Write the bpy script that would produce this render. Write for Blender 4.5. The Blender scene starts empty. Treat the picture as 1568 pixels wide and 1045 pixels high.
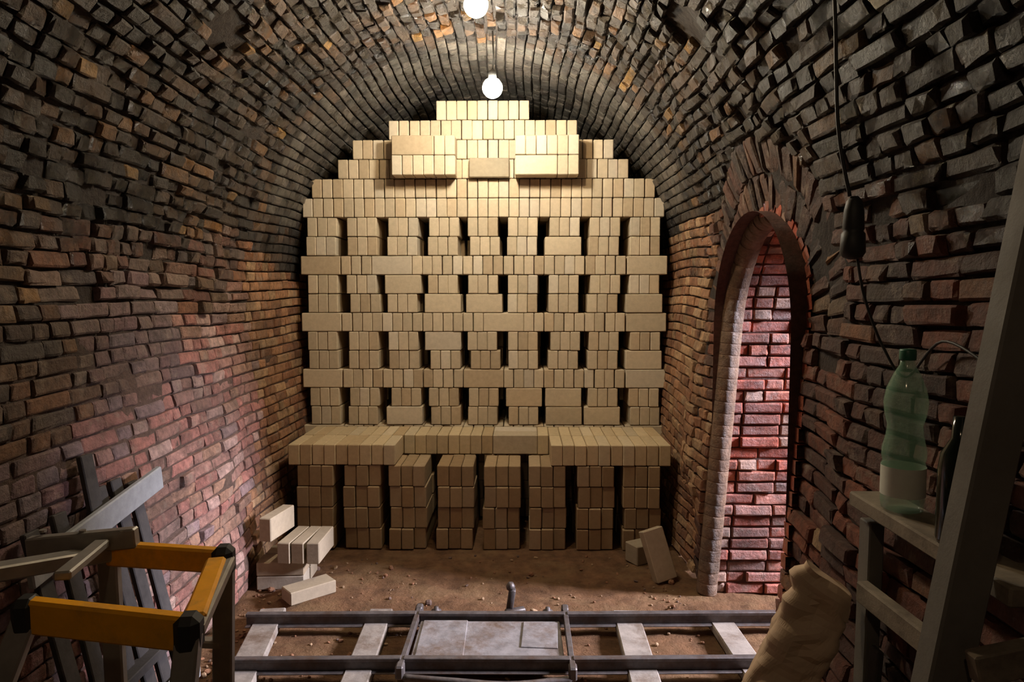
import bpy, math, random
import numpy as np
from mathutils import Vector, Matrix, Euler, noise
random.seed(7)
R=random.random
def U(a,b): return a+(b-a)*R()

# ------------------------------------------------------------------ materials
def new_mat(name):
    m=bpy.data.materials.new(name); m.use_nodes=True
    nt=m.node_tree; return m,nt,nt.nodes,nt.links,nt.nodes['Principled BSDF']

def surf_mat(name, col=None, attr=False, nscale=25, var=0.35, rough=(0.5,0.8), bump=0.4, bdist=0.004, metallic=0.0, stain=None, stain_scale=4, stain_amt=0.5, spec=0.5, bscale=60, stain2=None):
    m,nt,N,L,b=new_mat(name)
    tc=N.new('ShaderNodeTexCoord')
    n1=N.new('ShaderNodeTexNoise'); n1.inputs['Scale'].default_value=nscale; n1.inputs['Detail'].default_value=6; n1.inputs['Roughness'].default_value=.65
    L.new(tc.outputs['Object'],n1.inputs['Vector'])
    if attr:
        a=N.new('ShaderNodeAttribute'); a.attribute_name='Col'; src=a.outputs['Color']
    else:
        rgb=N.new('ShaderNodeRGB'); rgb.outputs[0].default_value=(*col,1); src=rgb.outputs[0]
    mr=N.new('ShaderNodeMapRange'); mr.inputs[1].default_value=.25; mr.inputs[2].default_value=.75
    mr.inputs[3].default_value=1-var; mr.inputs[4].default_value=1+var
    L.new(n1.outputs['Fac'],mr.inputs[0])
    mul=N.new('ShaderNodeVectorMath'); mul.operation='SCALE'
    L.new(src,mul.inputs[0]); L.new(mr.outputs[0],mul.inputs['Scale'])
    out=mul.outputs[0]
    for (st,sc,am,off) in ((stain,stain_scale,stain_amt,0),(stain2,stain_scale*2.3,.55,5)):
        if not st: continue
        n2=N.new('ShaderNodeTexNoise'); n2.inputs['Scale'].default_value=sc; n2.inputs['Detail'].default_value=8; n2.inputs['Roughness'].default_value=.7
        mp=N.new('ShaderNodeMapping'); mp.inputs['Location'].default_value=(off,off,off)
        L.new(tc.outputs['Object'],mp.inputs[0]); L.new(mp.outputs[0],n2.inputs['Vector'])
        r2=N.new('ShaderNodeMapRange'); r2.inputs[1].default_value=.48 if off==0 else .54; r2.inputs[2].default_value=.66; r2.inputs[3].default_value=0; r2.inputs[4].default_value=am
        L.new(n2.outputs['Fac'],r2.inputs[0])
        mx=N.new('ShaderNodeMix'); mx.data_type='RGBA'
        L.new(r2.outputs[0],mx.inputs[0]); L.new(out,mx.inputs[6]); mx.inputs[7].default_value=(*st,1)
        out=mx.outputs[2]
    L.new(out,b.inputs['Base Color'])
    rr=N.new('ShaderNodeMapRange'); rr.inputs[1].default_value=.3; rr.inputs[2].default_value=.7; rr.inputs[3].default_value=rough[0]; rr.inputs[4].default_value=rough[1]
    n4=N.new('ShaderNodeTexNoise'); n4.inputs['Scale'].default_value=9; n4.inputs['Detail'].default_value=4
    L.new(tc.outputs['Object'],n4.inputs['Vector'])
    L.new(n4.outputs['Fac'],rr.inputs[0]); L.new(rr.outputs[0],b.inputs['Roughness'])
    n3=N.new('ShaderNodeTexNoise'); n3.inputs['Scale'].default_value=bscale; n3.inputs['Detail'].default_value=8; n3.inputs['Roughness'].default_value=.7
    L.new(tc.outputs['Object'],n3.inputs['Vector'])
    bp=N.new('ShaderNodeBump'); bp.inputs['Strength'].default_value=bump; bp.inputs['Distance'].default_value=bdist
    L.new(n3.outputs['Fac'],bp.inputs['Height']); L.new(bp.outputs[0],b.inputs['Normal'])
    b.inputs['Metallic'].default_value=metallic; b.inputs['Specular IOR Level'].default_value=spec
    return m

M_brick=surf_mat('kiln_brick',attr=True,nscale=35,var=.5,rough=(.35,.75),bump=1.0,bdist=.016,bscale=50,stain=(.04,.026,.019),stain_scale=5,stain_amt=.6,spec=.5,stain2=(.32,.24,.18))
M_vault=surf_mat('glazed_sooty_brick',attr=True,nscale=35,var=.6,rough=(.10,.60),bump=1.0,bdist=.02,bscale=55,stain=(.008,.0065,.006),stain_scale=2.6,stain_amt=.9,spec=.75)
M_mortar=surf_mat('kiln_mortar',attr=True,nscale=40,var=.5,rough=(.7,.95),bump=1,bdist=.02,bscale=50)
M_plaster=surf_mat('sooty_plaster',col=(.10,.09,.08),nscale=12,var=.35,rough=(.55,.85),bump=.5,bdist=.01)
M_clay=surf_mat('raw_clay_brick',attr=True,nscale=40,var=.12,rough=(.8,.95),bump=.3,bdist=.003,spec=.2)
M_sand=surf_mat('sand_floor',col=(.19,.10,.05),nscale=14,var=.5,rough=(.8,.98),bump=1,bdist=.03,bscale=30,stain=(.31,.20,.10),stain_scale=3,stain_amt=.6,spec=.2)
M_rust=surf_mat('rail_steel',col=(.12,.105,.10),nscale=30,var=.4,rough=(.4,.65),bump=.3,metallic=.4,stain=(.09,.05,.03),stain_scale=12,stain_amt=.7)
M_plate=surf_mat('dusty_steel_plate',col=(.25,.235,.235),nscale=18,var=.4,rough=(.4,.7),bump=.5,metallic=.1,stain=(.12,.07,.04),stain_scale=5,stain_amt=.9)
M_oldwood=surf_mat('weathered_wood',col=(.28,.245,.21),nscale=18,var=.3,rough=(.7,.9),bump=.5,stain=(.12,.075,.045),stain_scale=6,stain_amt=.85)
M_shelf=surf_mat('shelf_wood',col=(.24,.20,.15),nscale=18,var=.3,rough=(.7,.9),bump=.5,stain=(.08,.055,.04),stain_scale=6,stain_amt=.7)
M_darkwood=surf_mat('dark_wood',col=(.045,.04,.038),nscale=25,var=.4,rough=(.6,.9),bump=.4)
M_greywood=surf_mat('grey_paint_wood',col=(.30,.31,.32),nscale=25,var=.2,rough=(.5,.8),bump=.3)
M_postwood=surf_mat('grey_post',col=(.17,.16,.14),nscale=10,var=.25,rough=(.6,.85),bump=.3,stain=(.08,.065,.05),stain_scale=5,stain_amt=.6)
M_yellow=surf_mat('yellow_paint',col=(.95,.42,.01),nscale=12,var=.12,rough=(.35,.6),bump=.15,stain=(.55,.27,.04),stain_scale=9,stain_amt=.6)
M_alu=surf_mat('aluminium',col=(.36,.34,.31),nscale=15,var=.2,rough=(.35,.5),bump=.1,metallic=.5)
M_black=surf_mat('black_rubber',col=(.02,.02,.02),nscale=15,var=.2,rough=(.5,.7),bump=.1)
M_paper=surf_mat('kraft_paper',col=(.66,.49,.34),nscale=6,var=.08,rough=(.7,.85),bump=.4,bdist=.006,bscale=12)
M_label=surf_mat('paper_label',col=(.66,.68,.60),nscale=20,var=.1,rough=(.5,.6),bump=.0)

def emis(name,col,s):
    m,nt,N,L,b=new_mat(name)
    b.inputs['Emission Color'].default_value=(*col,1); b.inputs['Emission Strength'].default_value=s
    b.inputs['Base Color'].default_value=(.9,.9,.9,1); return m
def clearplastic(name,col,alpha):
    m,nt,N,L,b=new_mat(name)
    tc=N.new('ShaderNodeTexCoord'); n=N.new('ShaderNodeTexNoise'); n.inputs['Scale'].default_value=30
    L.new(tc.outputs['Object'],n.inputs['Vector'])
    mr=N.new('ShaderNodeMapRange'); mr.inputs[3].default_value=alpha-.1; mr.inputs[4].default_value=alpha+.1
    L.new(n.outputs['Fac'],mr.inputs[0]); L.new(mr.outputs[0],b.inputs['Alpha'])
    b.inputs['Base Color'].default_value=(*col,1); b.inputs['Roughness'].default_value=.10; b.inputs['Specular IOR Level'].default_value=1.0
    return m
M_pet=clearplastic('green_pet_plastic',(.36,.66,.48),.36)

# ------------------------------------------------------------------ mesh accumulator
class Acc:
    def __init__(s): s.v=[]; s.f=[]; s.c=[]
    def add(s,vs,fs,col):
        o=len(s.v); s.v.extend(vs); s.f.extend([tuple(i+o for i in f) for f in fs])
        if isinstance(col,list): s.c.extend([(*c,1.0) for c in col])
        else: s.c.extend([(*col,1.0)]*len(vs))
    def build(s,name,mat,smooth=False,parent=None):
        me=bpy.data.meshes.new(name); me.from_pydata([tuple(v) for v in s.v],[],s.f); me.update()
        ca=me.color_attributes.new('Col','FLOAT_COLOR','POINT')
        ca.data.foreach_set('color',np.array(s.c,dtype=np.float32).ravel())
        me.polygons.foreach_set('use_smooth',[smooth]*len(me.polygons))
        ob=bpy.data.objects.new(name,me); bpy.context.collection.objects.link(ob)
        me.materials.append(mat)
        if parent: ob.parent=parent
        return ob
def empty(name):
    e=bpy.data.objects.new(name,None); bpy.context.collection.objects.link(e); e.empty_display_size=.1; return e

# bevelled box template
def _tmpl():
    idx={}; n=0
    for i in (-1,1):
        for j in (-1,1):
            for k in (-1,1):
                for a in range(3): idx[(i,j,k,a)]=n; n+=1
    def pos(key,b=.2):
        i,j,k,a=key; p=[i,j,k]
        return Vector([p[q] if q==a else p[q]*(1-b) for q in range(3)])
    P={v:pos(k) for k,v in idx.items()}
    F=[]
    for a in range(3):
        o=[q for q in range(3) if q!=a]
        for sg in (-1,1):
            f=[]
            for (u,w) in ((-1,-1),(1,-1),(1,1),(-1,1)):
                c=[0,0,0]; c[a]=sg; c[o[0]]=u; c[o[1]]=w; f.append(idx[(*c,a)])
            F.append(f)
    for c in range(3):
        a,b=[q for q in range(3) if q!=c]
        for sa in (-1,1):
            for sb in (-1,1):
                def g(sc,ax):
                    p=[0,0,0]; p[a]=sa;p[b]=sb;p[c]=sc; return idx[(*p,ax)]
                F.append([g(-1,a),g(1,a),g(1,b),g(-1,b)])
    for i in (-1,1):
        for j in (-1,1):
            for k in (-1,1): F.append([idx[(i,j,k,0)],idx[(i,j,k,1)],idx[(i,j,k,2)]])
    out=[]
    for f in F:
        n=(P[f[1]]-P[f[0]]).cross(P[f[2]]-P[f[0]]); c=sum((P[q] for q in f),Vector())/len(f)
        out.append(tuple(f) if n.dot(c)>0 else tuple(reversed(f)))
    return list(idx.keys()),out
TK,TF=_tmpl()
def box(acc,c,size,rot=None,bev=.003,col=(.5,.5,.5)):
    hx,hy,hz=[q/2 for q in size]; h=(hx,hy,hz); bev=min(bev,min(h)*.8)
    M=rot if rot is not None else Matrix.Identity(3); c=Vector(c); vs=[]
    for (i,j,k,a) in TK:
        s=(i,j,k)
        vs.append(M@Vector([s[q]*(h[q] if q==a else h[q]-bev) for q in range(3)])+c)
    acc.add(vs,TF,col)
def E(x=0,y=0,z=0): return Euler((math.radians(x),math.radians(y),math.radians(z))).to_matrix()
def bar(acc,p,q,w,t,up=(0,0,1),bev=.003,col=(.5,.5,.5),roll=0):
    p=Vector(p);q=Vector(q);d=(q-p);Ln=d.length;d.normalize();u=Vector(up)
    s=d.cross(u).normalized(); u=s.cross(d).normalized()
    if roll:
        Rm=Matrix.Rotation(math.radians(roll),3,d); s=Rm@s; u=Rm@u
    M=Matrix((d,s,u)).transposed(); box(acc,(p+q)/2,(Ln,w,t),M,bev,col)
def tube(acc,pts,r,n=10,col=(.1,.1,.1)):
    pts=[Vector(p) for p in pts]; ref=Vector((.3,.2,.93)).normalized()
    vs=[];fs=[]
    for i,p in enumerate(pts):
        d=(pts[min(i+1,len(pts)-1)]-pts[max(i-1,0)]).normalized()
        a=d.cross(ref).normalized(); b=d.cross(a)
        rr=r[i] if isinstance(r,(list,tuple)) else r
        for k in range(n):
            t=2*math.pi*k/n; vs.append(p+a*math.cos(t)*rr+b*math.sin(t)*rr)
    for i in range(len(pts)-1):
        for k in range(n):
            k2=(k+1)%n; fs.append((i*n+k,i*n+k2,(i+1)*n+k2,(i+1)*n+k))
    fs.append(tuple(range(n))[::-1]); fs.append(tuple((len(pts)-1)*n+k for k in range(n)))
    acc.add(vs,fs,col)
def smoothpath(pts,n=8):
    pts=[Vector(p) for p in pts]; P=[pts[0]]+pts+[pts[-1]]; out=[]
    for i in range(1,len(P)-2):
        for k in range(n):
            t=k/n; a,b,c,d=P[i-1],P[i],P[i+1],P[i+2]
            out.append(.5*((2*b)+(c-a)*t+(2*a-5*b+4*c-d)*t*t+(3*b-a-3*c+d)*t**3))
    out.append(pts[-1]); return out
def lathe(acc,prof,c,n=28,col=(.5,.5,.5)):
    vs=[];fs=[]
    for (r,z) in prof:
        for k in range(n):
            t=2*math.pi*k/n; vs.append(Vector((c[0]+r*math.cos(t),c[1]+r*math.sin(t),c[2]+z)))
    for i in range(len(prof)-1):
        for k in range(n):
            k2=(k+1)%n; fs.append((i*n+k,i*n+k2,(i+1)*n+k2,(i+1)*n+k))
    fs.append(tuple(range(n))[::-1]); fs.append(tuple((len(prof)-1)*n+k for k in range(n)))
    acc.add(vs,fs,col)

# ------------------------------------------------------------------ tunnel profile
ZS=1.5; HW0=1.07; HW1=1.18; RV=1.20
def wallx(z):
    if z<=ZS: return HW0+(HW1-HW0)*z/ZS
    q=min(1,(z-ZS)/RV); return HW1*math.sqrt(1-q*q)
pp=[]
for i in range(41): z=ZS*i/40; pp.append((-wallx(z),z))
for i in range(1,121):
    a=math.pi*(1-i/120); pp.append((HW1*math.cos(a),ZS+RV*math.sin(a)))
for i in range(1,41): z=ZS*(1-i/40); pp.append((wallx(z),z))
pp=np.array(pp); dl=np.hypot(*np.diff(pp,axis=0).T); cs=np.concatenate([[0],np.cumsum(dl)]); LT=cs[-1]
def prof(s):
    x=float(np.interp(s,cs,pp[:,0])); z=float(np.interp(s,cs,pp[:,1])); return x,z
NORM={}
def nrm(s):
    k=round(s,3)
    if k not in NORM:
        a=prof(max(0,s-.03)); b=prof(min(LT,s+.03)); d=Vector((b[0]-a[0],0,b[1]-a[1])).normalized()
        NORM[k]=(Vector((d.z,0,-d.x)),prof(s))
    return NORM[k]
def tun(s,t,h):
    n,(x,z)=nrm(s)
    w=noise.noise(Vector((x*1.3,t*1.1,z*1.3)))*.05+noise.noise(Vector((x*4,t*3,z*4+9)))*.026
    dz=noise.noise(Vector((x*1.1+30,t*1.6,z*1.1)))*.022
    if t>3.4: w*=max(.3,1-(t-3.4)*3)
    return Vector((x,t,z))+n*(h+w)+Vector((n.z,0,-n.x))*dz
DY=2.67; DR=.43; DZ=1.26
def brick(acc,surf,s0,s1,t0,t1,p,col,jit=.003,edge=.006,depth=.045):
    e1=min(.3,.007/max(t1-t0,.02)); us=[0,e1,.5,1-e1,1]; vs_=[0,.14,.86,1]
    tilt=U(-1,1)*jit*1.5; tilt2=U(-1,1)*jit*1.6
    V=[]
    for i,u in enumerate(us):
        for j,v in enumerate(vs_):
            e=(i in(0,4))+(j in(0,3))
            h=p-(edge*(1.0 if e==1 else 1.9) if e else 0)+U(-1,1)*jit+(u-.5)*tilt*2+(v-.5)*tilt2*2
            V.append(surf(s0+(s1-s0)*v+U(-1,1)*jit*.7,t0+(t1-t0)*u+U(-1,1)*jit*.9,h))
    F=[]
    for i in range(4):
        for j in range(3):
            F.append((i*4+j,(i+1)*4+j,(i+1)*4+j+1,i*4+j+1))
    per=[(i,0) for i in range(5)]+[(4,j) for j in range(1,4)]+[(i,3) for i in range(3,-1,-1)]+[(0,j) for j in (2,1)]
    base=len(V)
    for (i,j) in per:
        V.append(surf(s0+(s1-s0)*vs_[j],t0+(t1-t0)*us[i],p-depth))
    m=len(per)
    for q in range(m):
        a=per[q];b=per[(q+1)%m]
        F.append((a[0]*4+a[1],base+q,base+(q+1)%m,b[0]*4+b[1]))
    acc.add(V,F,col)

def mixc(a,b,t): return tuple(a[i]*(1-t)+b[i]*t for i in range(3))
def pick(pal,soft=0,mean=None):
    r=R()*sum(w for w,_ in pal)
    for w,c in pal:
        r-=w
        if r<=0: break
    k=U(.78,1.22); c=tuple(min(1,x*k) for x in c)
    if soft:
        W=sum(w for w,_ in pal); m=tuple(sum(w*q[i] for w,q in pal)/W for i in range(3)); c=mixc(c,m,soft)
    return c
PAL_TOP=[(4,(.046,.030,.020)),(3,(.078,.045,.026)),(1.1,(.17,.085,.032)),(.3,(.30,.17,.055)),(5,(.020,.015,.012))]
PAL_LEFT=[(3,(.38,.20,.155)),(4,(.40,.15,.115)),(1.0,(.27,.21,.22)),(1.6,(.55,.38,.32)),(1.6,(.34,.20,.12))]
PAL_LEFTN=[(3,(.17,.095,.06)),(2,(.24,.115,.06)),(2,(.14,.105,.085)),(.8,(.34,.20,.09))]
PAL_RED=[(4,(.23,.066,.032)),(3,(.14,.044,.026)),(2,(.09,.038,.027)),(.7,(.33,.14,.06)),(.25,(.40,.26,.14))]
PAL_END=[(3,(.36,.18,.09)),(2,(.27,.12,.06)),(2,(.46,.28,.15))]
PAL_DOOR=[(4,(.48,.095,.045)),(3,(.54,.16,.09)),(1.3,(.60,.36,.26)),(1,(.3,.08,.045))]
PAL_GREY=[(3,(.095,.085,.07)),(2,(.13,.11,.09)),(1,(.06,.05,.043))]
SOOT_SHADE=(.012,.009,.008)  # soot blotch colour, reused for the painted near-end shade
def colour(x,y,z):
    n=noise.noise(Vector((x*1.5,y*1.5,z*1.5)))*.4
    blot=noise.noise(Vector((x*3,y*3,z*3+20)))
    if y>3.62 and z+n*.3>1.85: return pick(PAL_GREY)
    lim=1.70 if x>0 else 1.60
    near_shade=max(0,min(.55,(2.3-y)*.6))  # lamp falloff painted in: bricks mixed darker towards the camera end
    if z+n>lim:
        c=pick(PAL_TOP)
        return mixc(c,SOOT_SHADE,max(near_shade*.8,min(.85,blot*2.4)))
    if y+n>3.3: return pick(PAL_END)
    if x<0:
        if y+n*1.5<1.9: return mixc(mixc(pick(PAL_LEFTN),pick(PAL_TOP),.6 if z>1.15 else .2),SOOT_SHADE,near_shade*.35)
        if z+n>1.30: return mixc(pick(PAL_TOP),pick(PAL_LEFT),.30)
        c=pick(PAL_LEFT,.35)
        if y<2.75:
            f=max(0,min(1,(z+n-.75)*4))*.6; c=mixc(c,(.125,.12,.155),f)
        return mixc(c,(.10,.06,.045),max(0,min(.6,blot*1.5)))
    if z+n>1.55: return mixc(mixc(pick(PAL_TOP),pick(PAL_RED),.5),SOOT_SHADE,near_shade*.6)
    return mixc(pick(PAL_RED),(.04,.022,.017),max(near_shade*.5,min(.8,blot*2.1)))
Y0,Y1=-1.4,5.5
def excl(x,z):
    if x<=0: return None
    if z<DZ: return (DY-DR-.02,DY+DR+.02)
    q=(DR+.29)**2-(z-DZ)**2
    if q>0: h=math.sqrt(q); return (DY-h,DY+h)
    return None
A={'wall_left':Acc(),'ceiling':Acc(),'wall_right':Acc()}
pitch=.0525
nc=int(LT/pitch); pitch=LT/nc
for ci in range(nc):
    s0=ci*pitch; s1=s0+pitch-.008; x,z=prof((s0+s1)/2)
    key='ceiling' if z>ZS else ('wall_left' if x<0 else 'wall_right')
    ex=excl(x,z)
    segs=[(Y0,Y1)] if not ex else [(Y0,ex[0]),(ex[1],Y1)]
    for (a,b) in segs:
        t=a-(0 if (ex and a==ex[1]) else U(0,.2))
        while t<b-.02:
            Ln=(.178 if R()<(.4 if z<ZS else .15) else .088)*U(.9,1.1)
            t1=min(t+Ln,b); ta=max(t,a)
            if b-t1<.04: t1=b
            if t1-ta>.02:
                tm=(ta+t1)/2
                rough=1.1 if z>1.35 else .45
                if x>0 and z<1.5: rough=.75
                if tm>3.5: rough=.35
                skip=False
                for vx in (-.82,.82):
                    if (x-vx)**2+(z-2.36)**2+((tm-2.5)*.7)**2<.085**2: skip=True
                p=U(-.010,.010)*rough+.012
                if x<0 and z<1.4: p-=.010*min(1,(1.4-z)*5)
                r=R()
                if r<.05*rough and t1<3.4 and not (x<0 and z<1.3): p-=U(.015,.03)
                elif r<.10*rough: p+=U(.006,.018)
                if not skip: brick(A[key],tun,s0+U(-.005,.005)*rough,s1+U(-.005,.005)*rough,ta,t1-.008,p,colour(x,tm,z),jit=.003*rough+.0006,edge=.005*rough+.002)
            t=t1+ (0 if t1<b else 1)
shell=Acc()
def grid_shell(acc,surf,sN,tN,S,T0,T1,skip,h,hf=None,cf=None):
    V=[];C=[]
    for i in range(sN+1):
        for j in range(tN+1):
            s=S*i/sN;t=T0+(T1-T0)*j/tN
            V.append(surf(s,t,hf(s,t) if hf else h)); C.append(cf(s,t) if cf else (.045,.030,.022))
    F=[]
    for i in range(sN):
        for j in range(tN):
            if skip and skip(S*(i+.5)/sN,T0+(T1-T0)*(j+.5)/tN): continue
            F.append((i*(tN+1)+j,i*(tN+1)+j+1,(i+1)*(tN+1)+j+1,(i+1)*(tN+1)+j))
    acc.add(V,F,C)
def skipd(s,t):
    x,z=prof(s)
    if x<=0: return False
    if z<DZ: return abs(t-DY)<DR+.03
    return (t-DY)**2+(z-DZ)**2<(DR+.05)**2
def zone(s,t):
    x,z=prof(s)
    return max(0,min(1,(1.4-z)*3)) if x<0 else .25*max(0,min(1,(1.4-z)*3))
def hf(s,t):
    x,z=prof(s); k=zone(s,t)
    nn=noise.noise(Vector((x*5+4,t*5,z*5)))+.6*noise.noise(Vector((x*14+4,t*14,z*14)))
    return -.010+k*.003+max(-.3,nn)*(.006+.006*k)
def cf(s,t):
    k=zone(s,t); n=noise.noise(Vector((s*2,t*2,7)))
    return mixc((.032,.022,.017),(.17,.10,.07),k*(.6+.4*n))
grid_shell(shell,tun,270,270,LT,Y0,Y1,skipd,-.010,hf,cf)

wl=A['wall_left'].build('wall_left',M_brick,False)
cl=A['ceiling'].build('ceiling',M_vault,False)
wr=A['wall_right'].build('wall_right',M_brick,False)
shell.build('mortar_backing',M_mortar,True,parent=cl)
ew=Acc(); V=[Vector((x,Y1-.02,z)) for x,z in pp]; ew.add(V,[tuple(range(len(V)))],(.1,.1,.1))
ew.build('wall_back',M_plaster)

# ------------------------------------------------------------------ doorway
door=empty('door_1')
da=Acc()
def ringsurf(rho,ang,h):
    y=DY+rho*math.cos(ang); z=DZ+rho*math.sin(ang)
    w=noise.noise(Vector((1.2*1.3,y*1.1,z*1.3)))*.02
    return Vector((wallx(max(z,0))-h-w,y,z))
for (r0,r1) in ((DR+.02,DR+.15),(DR+.158,DR+.285)):
    n=int(math.pi*(r0+.06)/.058)
    for k in range(n):
        a0=math.pi*k/n; a1=math.pi*(k+1)/n-.010/r0
        brick(da,ringsurf,r0,r1,a0,a1,U(-.004,.014),mixc(pick(PAL_TOP),pick(PAL_RED),.30),jit=.004,edge=.006)
PX=2.0
qp=[]
for i in range(31): qp.append((DY+DR,DZ*i/30))
for i in range(1,61):
    a=math.pi*i/60; qp.append((DY+DR*math.cos(a),DZ+DR*math.sin(a)))
for i in range(1,31): qp.append((DY-DR,DZ*(1-i/30)))
qp=np.array(qp); qd=np.hypot(*np.diff(qp,axis=0).T); qc=np.concatenate([[0],np.cumsum(qd)]); QL=qc[-1]
def pas(s,t,h):
    y=float(np.interp(s,qc,qp[:,0])); z=float(np.interp(s,qc,qp[:,1]))
    a0=max(0,s-.03);a1=min(QL,s+.03)
    dy=float(np.interp(a1,qc,qp[:,0])-np.interp(a0,qc,qp[:,0])); dz=float(np.interp(a1,qc,qp[:,1])-np.interp(a0,qc,qp[:,1]))
    l=math.hypot(dy,dz); n=Vector((0,-dz/l,dy/l))
    return Vector((t,y,z))+n*h
nq=int(QL/.053); pq=QL/nq
for ci in range(nq):
    s0=ci*pq; s1=s0+pq-.008
    z=float(np.interp((s0+s1)/2,qc,qp[:,1])); t=wallx(z)+(.03 if (s0<1.9) else -.005)
    first=True
    while t<PX:
        Ln=.178 if R()<.5 else .088
        if first and ci%2: Ln=.088
        first=False
        p=U(-.008,.010)
        c=pick(PAL_DOOR)
        if z<.5: c=mixc(c,(.55,.45,.40),.35*R())
        if R()<.02: p-=.03
        brick(da,pas,s0,s1,t,t+Ln-.008,p-.004,c,jit=.002,edge=.004); t+=Ln
da.build('arch_and_jamb_bricks',M_brick,False,parent=door)
pb=Acc(); grid_shell(pb,pas,80,20,QL,1.11,PX,None,-.016,None,lambda s,t:(.12,.05,.035)); pb.build('passage_mortar',M_mortar,True,parent=door)
bn=Acc()
path=[]
zz=0
while zz<DZ: path.append((DY+DR+.012,zz)); zz+=.053
na=int(math.pi*DR/.055)
for k in range(int(na*.55)):
    a=math.pi*k/na; path.append((DY+(DR+.012)*math.cos(a),DZ+(DR+.012)*math.sin(a)))
npth=len(path)
for i in range(npth-1):
    a=path[i];b=path[i+1]
    sh=.03+max(0,(i-npth+9))*.003
    pa=Vector((wallx(a[1])+sh,a[0],a[1])); pb_=Vector((wallx(b[1])+sh,b[0],b[1]))
    c=mixc(pick(PAL_END),(.18,.115,.07),.8)
    q=[pa,pa.lerp(pb_,.08),pa.lerp(pb_,.5),pa.lerp(pb_,.92),pb_]
    rr=.047+U(-.0005,.0005)
    tube(bn,q,[rr-.001,rr,rr,rr,rr-.001],20,c)
bn.build('rounded_edge_bricks',M_brick,True,parent=door)

# ------------------------------------------------------------------ floor
fl=Acc()
def fh(x,y):
    h=noise.noise(Vector((x*2,y*2,0)))*.022+noise.noise(Vector((x*8,y*8,3)))*.012+noise.noise(Vector((x*25,y*25,5)))*.005
    if y>3.45: h*=.3
    if 2.25<y<2.95: h=h*.5-.012
    return h-.006
nx,ny=190,240
V=[];F=[]
for i in range(nx+1):
    for j in range(ny+1):
        x=-1.25+3.85*i/nx; y=Y0+(Y1-Y0)*j/ny; V.append(Vector((x,y,fh(x,y))))
for i in range(nx):
    for j in range(ny): F.append((i*(ny+1)+j,(i+1)*(ny+1)+j,(i+1)*(ny+1)+j+1,i*(ny+1)+j+1))
fl.add(V,F,(.2,.1,.05)); fl.build('floor',M_sand,True)
rub=Acc()
for k in range(500):
    x=U(-1.0,1.0); y=U(2.1,3.55)
    if R()<.35: x=(-1.0+abs(random.gauss(0,.1))) if R()<.6 else (.98-abs(random.gauss(0,.08)))
    s=U(.004,.014) if R()<.96 else U(.018,.03)
    box(rub,(x,y,fh(x,y)+s*.3),(s*U(.8,1.6),s,s*U(.5,1)),E(U(-30,30),U(-30,30),U(0,180)),s*.25,pick([(3,(.22,.11,.06)),(2,(.30,.20,.12)),(1,(.15,.1,.08))]))
rub.build('floor_rubble',M_clay)

# ------------------------------------------------------------------ raw clay brick stacks
TAN=(.53,.435,.305)
def tan(k=1,d=.11):
    q=U(1-d,1+d)*k; r=R()
    c=TAN if r<.72 else (.475,.37,.245) if r<.88 else (.56,.48,.365)
    return tuple(x*q for x in c)
H=.116; BW=.0615
back=Acc()
YB=4.18
hw={12:1.10,13:1.04,14:.88,15:.79,16:.57,17:.28}
def hbrick(acc,x0,x1,y0,dy,z,col,g=.0025):
    box(acc,((x0+x1)/2,y0+dy/2+U(-.003,.004),z+H/2-.001),(x1-x0-g,dy,H-.003+U(-.002,.001)),E(0,U(-.25,.25),U(-.6,.6)),.004,col)
for k in range(-4,18):
    z=(5+k-1)*H; W=hw.get(k,1.10)
    typ='full' if (k%3==0 or k>=12) else 'gap'
    for lay in range(3):
        y=YB+lay*.262
        kk=1.0
        if typ=='full':
            if k in(3,6,9,0,-3): W=1.12
            if k<0: W=1.05
            x=-W
            if k<12:
                hbrick(back,x,x+.245,y,.12,z,tan(kk)); hbrick(back,x,x+.245,y+.13,.12,z,tan(kk))
                hbrick(back,W-.245,W,y,.12,z,tan(kk)); hbrick(back,W-.245,W,y+.13,.12,z,tan(kk)); x+=.25
            lim=W-(.25 if k<12 else 0)
            n=round((lim-x)/.0625); w=(lim-x)/n
            i=0
            while i<n:
                if R()<.03 and n-i>4 and k<12:
                    hbrick(back,x+i*w,x+(i+4)*w,y,.12,z,tan(kk)); hbrick(back,x+i*w,x+(i+4)*w,y+.13,.12,z,tan(kk)); i+=4; continue
                hbrick(back,x+i*w+U(-.001,.001),x+(i+1)*w-U(0,.003),y,.25,z,tan(kk)); i+=1
        else:
            for c in range(9):
                xc=(c-4)*(.246 if k>0 else .235)+ (U(-.006,.006)); first=(k%3==1)
                if R()<(.26 if first else .06):
                    hbrick(back,xc-.112,xc+.112,y,.12,z,tan(kk)); hbrick(back,xc-.112,xc+.112,y+.13,.12,z,tan(kk))
                else:
                    sh=U(-.008,.008); ww=BW
                    for q in range(3): hbrick(back,xc+sh+(q-1.5)*ww,xc+sh+(q-.5)*ww,y,.25,z,tan(kk))
# projecting piers of the upper courses
for xc in (-.34,.385):
    for r in range(2):
        z=(5+13+r)*H; y=YB-.128
        w=.375/6
        if (r==1)==(xc<0):
            hbrick(back,xc-.19,xc+.06,y,.12,z,tan(.95)); 
            for q in range(2): hbrick(back,xc+.06+q*w,xc+.06+(q+1)*w,y,.12,z,tan(.95))
        else:
            for q in range(6): hbrick(back,xc-.19+q*w,xc-.19+(q+1)*w,y,.12,z,tan(.95))
hbrick(back,-.08,.16,YB-.05,.05,(5+13)*H,tan(.65))  # slab between the piers, its shade put into a darker clay colour
back.build('clay_brick_stack',M_clay)

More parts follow.
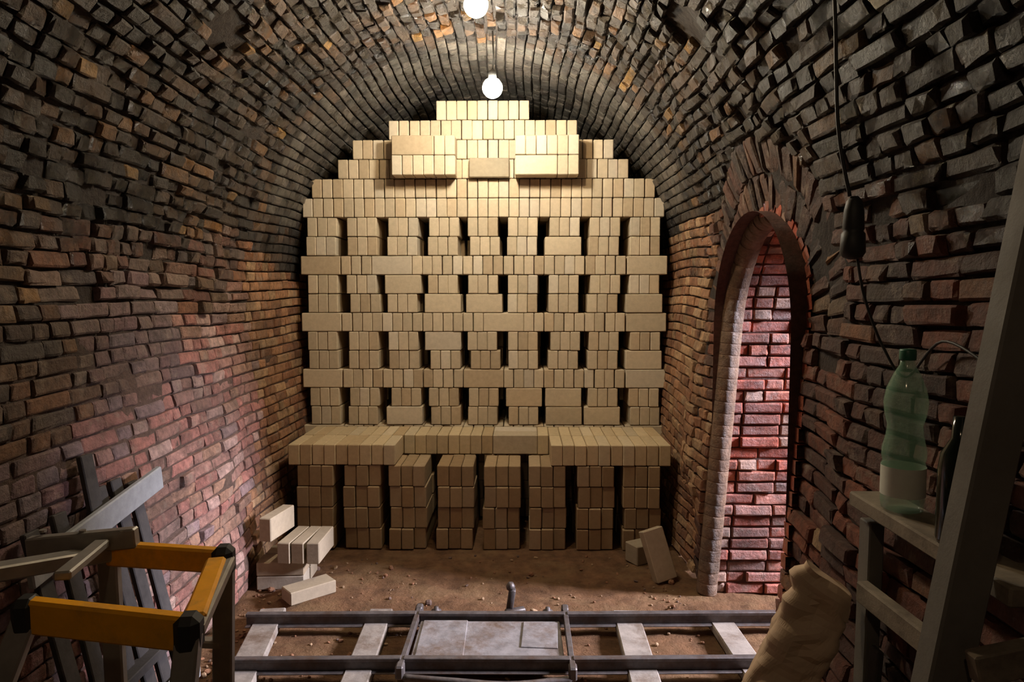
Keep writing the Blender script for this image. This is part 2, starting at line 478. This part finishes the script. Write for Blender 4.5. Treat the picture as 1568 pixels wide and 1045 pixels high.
front=Acc()
YF=3.63
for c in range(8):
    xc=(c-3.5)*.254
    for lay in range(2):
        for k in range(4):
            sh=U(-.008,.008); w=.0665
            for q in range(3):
                hbrick(front,xc+sh+(q-1.5)*w,xc+sh+(q-.5)*w,YF+lay*.262+U(-.008,.008),.25,k*H,tuple(a*b for a,b in zip(tan(.60,.12),(1,.86,.70))))  # same clay, browner here: the dimmer light on these courses is painted in
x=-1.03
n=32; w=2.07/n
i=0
while i<n:
    xm=x+(i+.5)*w; mid=-.46<xm<.37
    step=1
    for lay in range(2):
        if mid and lay==0: continue
        if mid and i in (17,):
            hbrick(front,x+i*w,x+(i+4)*w,YF+.262,.12,4*H,tan(.85)); hbrick(front,x+i*w,x+(i+4)*w,YF+.39,.12,4*H,tan(.9)); step=4
        else:
            hbrick(front,x+i*w,x+(i+1)*w,YF+lay*.262,.25,4*H,tuple(a*b for a,b in zip(tan(.98),(1,.96,.84))))
    i+=step
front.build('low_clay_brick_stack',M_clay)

# small loose brick piles
lb=Acc()
def lbr(x,y,z,rz,sz=(.25,.12,.065),rx=0,ry=0): box(lb,(x,y,z),sz,E(rx,ry,rz),.004,tan(.62))
for k in range(2):
    lbr(-.90,3.16,.033+k*.067,4,(.22,.11,.065)); lbr(-.90,3.28,.033+k*.067,2,(.22,.11,.065))
for q in range(3): lbr(-.86+q*.064,3.20,.185,88+U(-3,3),(.24,.06,.10))
lbr(-.935,3.19,.295,80,(.22,.06,.11))
lbr(-.74,3.04,.033,42,(.22,.10,.06))
lb.build('loose_brick_pile',M_clay)
lb2=Acc()
box(lb2,(.905,3.28,.115),(.11,.055,.25),E(-18,-10,20),.004,tan(.7)); box(lb2,(.85,3.48,.05),(.11,.1,.10),E(0,0,30),.004,tan(.55))
lb2.build('leaning_brick',M_clay)

# ------------------------------------------------------------------ rails
tr=empty('rail_track')
ra=Acc()
def rail(x0,x1,y0,y1,z=.02):
    p=Vector((x0,y0,z));q=Vector((x1,y1,z))
    for (w,t,h) in ((.05,.006,.003),(.008,.04,.025),(.026,.014,.047)):
        bar(ra,p+Vector((0,0,h)),q+Vector((0,0,h)),w,t,bev=.002,col=(.1,.1,.1))
for (y,xl) in ((2.74,-.90),(2.39,-.86)):
    rail(xl,-.20,y-.02,y); rail(-.19,.415,y,y+.005); rail(.425,1.95,y+.005,y+.05)
for x in (-.195,.42):
    bar(ra,(x,2.36,.055),(x,2.78,.055),.02,.03,bev=.002)
    for y in (2.34,2.80): box(ra,(x,y,.05),(.03,.045,.05),None,.006)
ra.build('rails',M_rust,parent=tr)
pa=Acc(); box(pa,(.11,2.565,.035),(.57,.30,.03),E(0,0,.5),.004)
box(pa,(-.07,2.565,.052),(.18,.29,.006),E(0,0,1),.002); box(pa,(.31,2.60,.052),(.14,.20,.006),E(0,0,-3),.002)
pa.build('crossing_plate',M_plate,parent=tr)
sl=Acc()
for (x,w,rz) in ((-.36,.10,2),(.68,.11,-1),(1.08,.10,2),(1.7,.1,0),(-.80,.11,8)):
    box(sl,(x,2.565,.012),(w,.60,.035),E(0,0,rz),.005)
sl.build('sleepers',M_oldwood,parent=tr)
mt=Acc()
tube(mt,smoothpath([(-.18,2.33,.03),(0,2.30,.035),(.2,2.29,.03),(.42,2.33,.03)]),.012,10)
box(mt,(.19,2.87,.06),(.03,.03,.12),E(5,8,0),.004); lathe(mt,[(.004,0),(.018,.002),(.02,.015),(.012,.03),(.004,.032)],(.19,2.87,.115),12)
box(mt,(.21,2.86,.02),(.09,.03,.03),E(0,0,20),.005)
for x in (-.13,.35): lathe(mt,[(.022,0),(.022,.03),(.010,.034),(.01,.045)],(x,2.85,.0),12)
mt.build('switch_lever',M_rust,True,parent=tr)

# ------------------------------------------------------------------ left: slatted pallet leaning on wall
pal=empty('wooden_pallet')
pd=Acc()
for i in range(6):
    y=1.74+i*.10+U(-.02,.02); hgt=.82+U(-.12,.10)
    bar(pd,(-.90+U(-.01,.01),y,.02),(-1.07,y+U(.0,.04),hgt),.055,.018,up=(1,0,0.3),bev=.003)
bar(pd,(-.93,1.6,.25),(-.93,2.30,.25),.05,.03)
pd.build('slats',M_darkwood,parent=pal)
pg=Acc()
bar(pg,(-1.02,1.68,.67),(-1.01,2.30,.76),.02,.08,bev=.004)
bar(pg,(-.90,1.80,.10),(-.89,2.28,.10),.02,.085,bev=.004)
pg.build('crossboards',M_greywood,parent=pal)

# ------------------------------------------------------------------ left: stepladder with yellow platform
lad=empty('stepladder')
ly=Acc();la=Acc();lk=Acc()
ZT=.73
c1=(-.50,1.64,ZT);c2=(-.42,1.30,ZT-.01);c3=(-.78,1.35,ZT);c4=(-.80,1.66,ZT+.01)
bar(ly,c1,c4,.032,.06,bev=.006); bar(ly,c2,c3,.032,.072,bev=.006)
bar(la,c1,c2,.055,.03,bev=.006); bar(ly,(c1[0]-.004,c1[1]-.03,ZT+.012),(c2[0]-.004,c2[1]+.03,ZT+.003),.045,.022,bev=.006)
bar(la,c4,(-.95,1.42,ZT+.05),.05,.035,bev=.004)
bar(la,(-.79,1.62,ZT+.05),(-.74,1.40,ZT+.06),.035,.02,bev=.004)
bar(la,(-.98,1.63,ZT+.035),(-.72,1.65,ZT+.055),.03,.05,bev=.004)
for c in (c1,c2,c3): box(lk,(c[0],c[1],c[2]),(.05,.055,.078),E(0,0,8),.014)
for (a,b) in ((c1,(-.54,1.68,0)),(c4,(-.80,1.68,0)),(c2,(-.38,1.0,0)),(c3,(-.90,1.0,0))):
    bar(la,a,b,.05,.024,up=(0,1,0.2),bev=.004)
    box(lk,(b[0],b[1],.02),(.06,.04,.04),None,.008)
for t in (.3,.6):
    p=Vector(c2).lerp(Vector((-.38,1.0,0)),t); q=Vector(c3).lerp(Vector((-.90,1.0,0)),t); bar(la,p,q,.08,.02,bev=.004)
    p=Vector(c1).lerp(Vector((-.54,1.68,0)),t); q=Vector(c4).lerp(Vector((-.80,1.68,0)),t); bar(la,p,q,.03,.02,bev=.004)
for q in range(3): lathe(la,[(.008,0),(.008,.006)],(-.95+q*.10,1.64,ZT+.07),10)
ly.build('yellow_frame',M_yellow,parent=lad); la.build('aluminium_rails',M_alu,parent=lad); lk.build('rubber_caps',M_black,parent=lad)

# ------------------------------------------------------------------ right: wooden rack
rk=empty('wooden_rack')
rp=Acc()
bar(rp,(.835,1.13,0),(1.10,1.10,1.80),.07,.05,up=(0,1,0),bev=.004)
bar(rp,(1.055,1.58,0),(1.06,1.58,.86),.035,.05,up=(0,1,0))
rp.build('posts',M_postwood,parent=rk)
rb=Acc()
box(rb,(1.068,1.34,.905),(.10,.54,.035),None,.004)
box(rb,(1.045,1.30,.70),(.03,.52,.05),E(0,0,3),.004)
bar(rb,(.95,1.05,.80),(1.08,1.05,.83),.03,.05)
rb.build('shelf_boards',M_shelf,parent=rk)
rd=Acc()
box(rd,(1.04,1.3,.45),(.10,.5,.02),None,.003)
for i in range(5): bar(rd,(1.0+U(-.02,.02),1.1+i*.1,0),(1.05,1.12+i*.1,.62+U(-.1,.1)),.04,.015,up=(1,0,0))
rd.build('stored_slats',M_darkwood,parent=rk)

# bottle
bo=empty('plastic_bottle'); bx=(1.06,1.46,.924)
ba=Acc()
lathe(ba,[(.030,0),(.040,.004),(.043,.02),(.043,.10),(.040,.108),(.043,.116),(.043,.135),(.036,.165),(.034,.185),(.040,.21),(.043,.235),(.038,.265),(.026,.295),(.015,.315),(.0135,.33)],bx,32)
ba.build('bottle_body',M_pet,True,parent=bo)
bl=Acc(); lathe(bl,[(.0437,.035),(.0437,.098)],bx,32); bl.f=bl.f[:-2]; bl.build('label',M_label,True,parent=bo)
bc=Acc(); lathe(bc,[(.016,.326),(.0165,.328),(.0165,.346),(.015,.349)],bx,20)
bc.build('cap',surf_mat('green_cap',col=(.03,.16,.10),rough=(.4,.5),bump=0),True,parent=bo)
b2=Acc(); lathe(b2,[(.03,0),(.034,.01),(.034,.14),(.03,.17),(.014,.20),(.013,.24)],(1.05,1.26,.924),24)
b2.build('dark_glass_bottle',surf_mat('dark_glass',col=(.01,.015,.012),rough=(.1,.15),bump=0),True)

# paper sack
sk=Acc(); nv_=50; V=[];F=[]
Ht=.76
def sackpt(a,v):
    th=2*math.pi*a; c=math.cos(th); s=math.sin(th)
    ex=.5
    x=math.copysign(abs(c)**ex,c)*.10*(1-.42*v); y=math.copysign(abs(s)**ex,s)*.07
    y*=1-max(0,(v-.35)/.65)*.8
    if v<.05: x*=.93;y*=.9
    if v>.84: x*=1.05+.12*math.sin(v*55)
    z=v*Ht-(.035*(c+1)/2 if v>.9 else 0)
    p=Vector((x,y,z))
    q=noise.noise(p*8)*.02+abs(noise.noise(p*16+Vector((3,1,2))))*.030
    return p+Vector((c*.6,s,0))*q
nA=56
for j in range(nv_+1):
    for i in range(nA): V.append(sackpt(i/nA,j/nv_))
for j in range(nv_):
    for i in range(nA):
        i2=(i+1)%nA; F.append((j*nA+i,j*nA+i2,(j+1)*nA+i2,(j+1)*nA+i))
F.append(tuple(range(nA))[::-1]); F.append(tuple(nv_*nA+i for i in range(nA)))
MS=Matrix.Translation((.725,1.66,.015))@E(-3,20,-22).to_4x4()
sk.add([MS@v for v in V],F,(.4,.3,.2)); sk.build('paper_sack',M_paper,False)

# hanging cable with socket
hc=empty('hanging_lamp_cable')
ca=Acc()
tube(ca,smoothpath([(.875,1.5,2.305),(.90,1.5,2.0),(.915,1.5,1.75),(.945,1.5,1.60)]),.004,8)
tube(ca,smoothpath([(.965,1.5,1.47),(.985,1.50,1.38),(1.05,1.54,1.27),(1.12,1.57,1.20),(1.125,1.45,1.29),(1.13,1.30,1.25)]),.003,8)
lathe(ca,[(.008,-.015),(.02,-.01),(.026,0),(.024,.04),(.02,.045),(.022,.05),(.02,.09),(.016,.11),(.008,.12)],(.955,1.5,1.48),16)
ca.build('cable_and_socket',M_black,True,parent=hc)

# ------------------------------------------------------------------ lamps
def lamp(loc,col,power,ztop,r=.03):
    e=empty('ceiling_light_bulb')
    f=Acc(); n=16
    x,y,z=loc
    tube(f,[(x,y,z+.085),(x+.006,y,(z+ztop)/2),(x,y,ztop)],.004,8)
    lathe(f,[(.014,.03),(.02,.035),(.02,.075),(.01,.088)],loc,18); f.build('socket',M_black,True,parent=e)
    b=Acc(); prof_=[]
    for i in range(9):
        a=-math.pi/2+i*(math.pi*.86)/8; prof_.append((max(.001,r*math.cos(a)),r*math.sin(a)))
    lathe(b,prof_,loc,n)
    area=4*math.pi*r*r
    b.build('bulb',emis('bulb_glow',col,power/(math.pi*area)),True,parent=e)
lamp((.09,3.46,2.41),(1,.92,.75),52,2.70,.05)
lamp((.05,2.85,2.56),(1,.74,.44),40,2.70,.05)
lamp((.0,-.4,2.45),(1,.72,.45),9,2.70)  # added bulb behind the camera, brightens the near walls and objects

# daylight coming through the side passage
ld=bpy.data.lights.new('daylight','AREA'); ld.shape='RECTANGLE'; ld.size=.8; ld.size_y=.8; ld.energy=950; ld.color=(.86,.82,.95)
lo=bpy.data.objects.new('daylight',ld); bpy.context.collection.objects.link(lo)
lo.location=(5,2.55,2.4)
lo.rotation_euler=(Vector((-1.1,2.7,.5))-Vector((5,2.55,2.4))).to_track_quat('-Z','Y').to_euler()

w=bpy.data.worlds.new('World'); bpy.context.scene.world=w; w.use_nodes=True
w.node_tree.nodes['Background'].inputs[0].default_value=(1,.92,.85,1); w.node_tree.nodes['Background'].inputs[1].default_value=.02
bpy.context.scene.view_settings.view_transform='Standard'
bpy.context.scene.view_settings.exposure=0

# ------------------------------------------------------------------ camera
cd=bpy.data.cameras.new('camera'); cd.lens=24; cd.sensor_width=36; cd.clip_start=.02
co=bpy.data.objects.new('camera',cd); bpy.context.collection.objects.link(co)
co.location=(.24,0,1.39); co.rotation_euler=(math.radians(90-3.94),0,math.radians(.88))
bpy.context.scene.camera=co
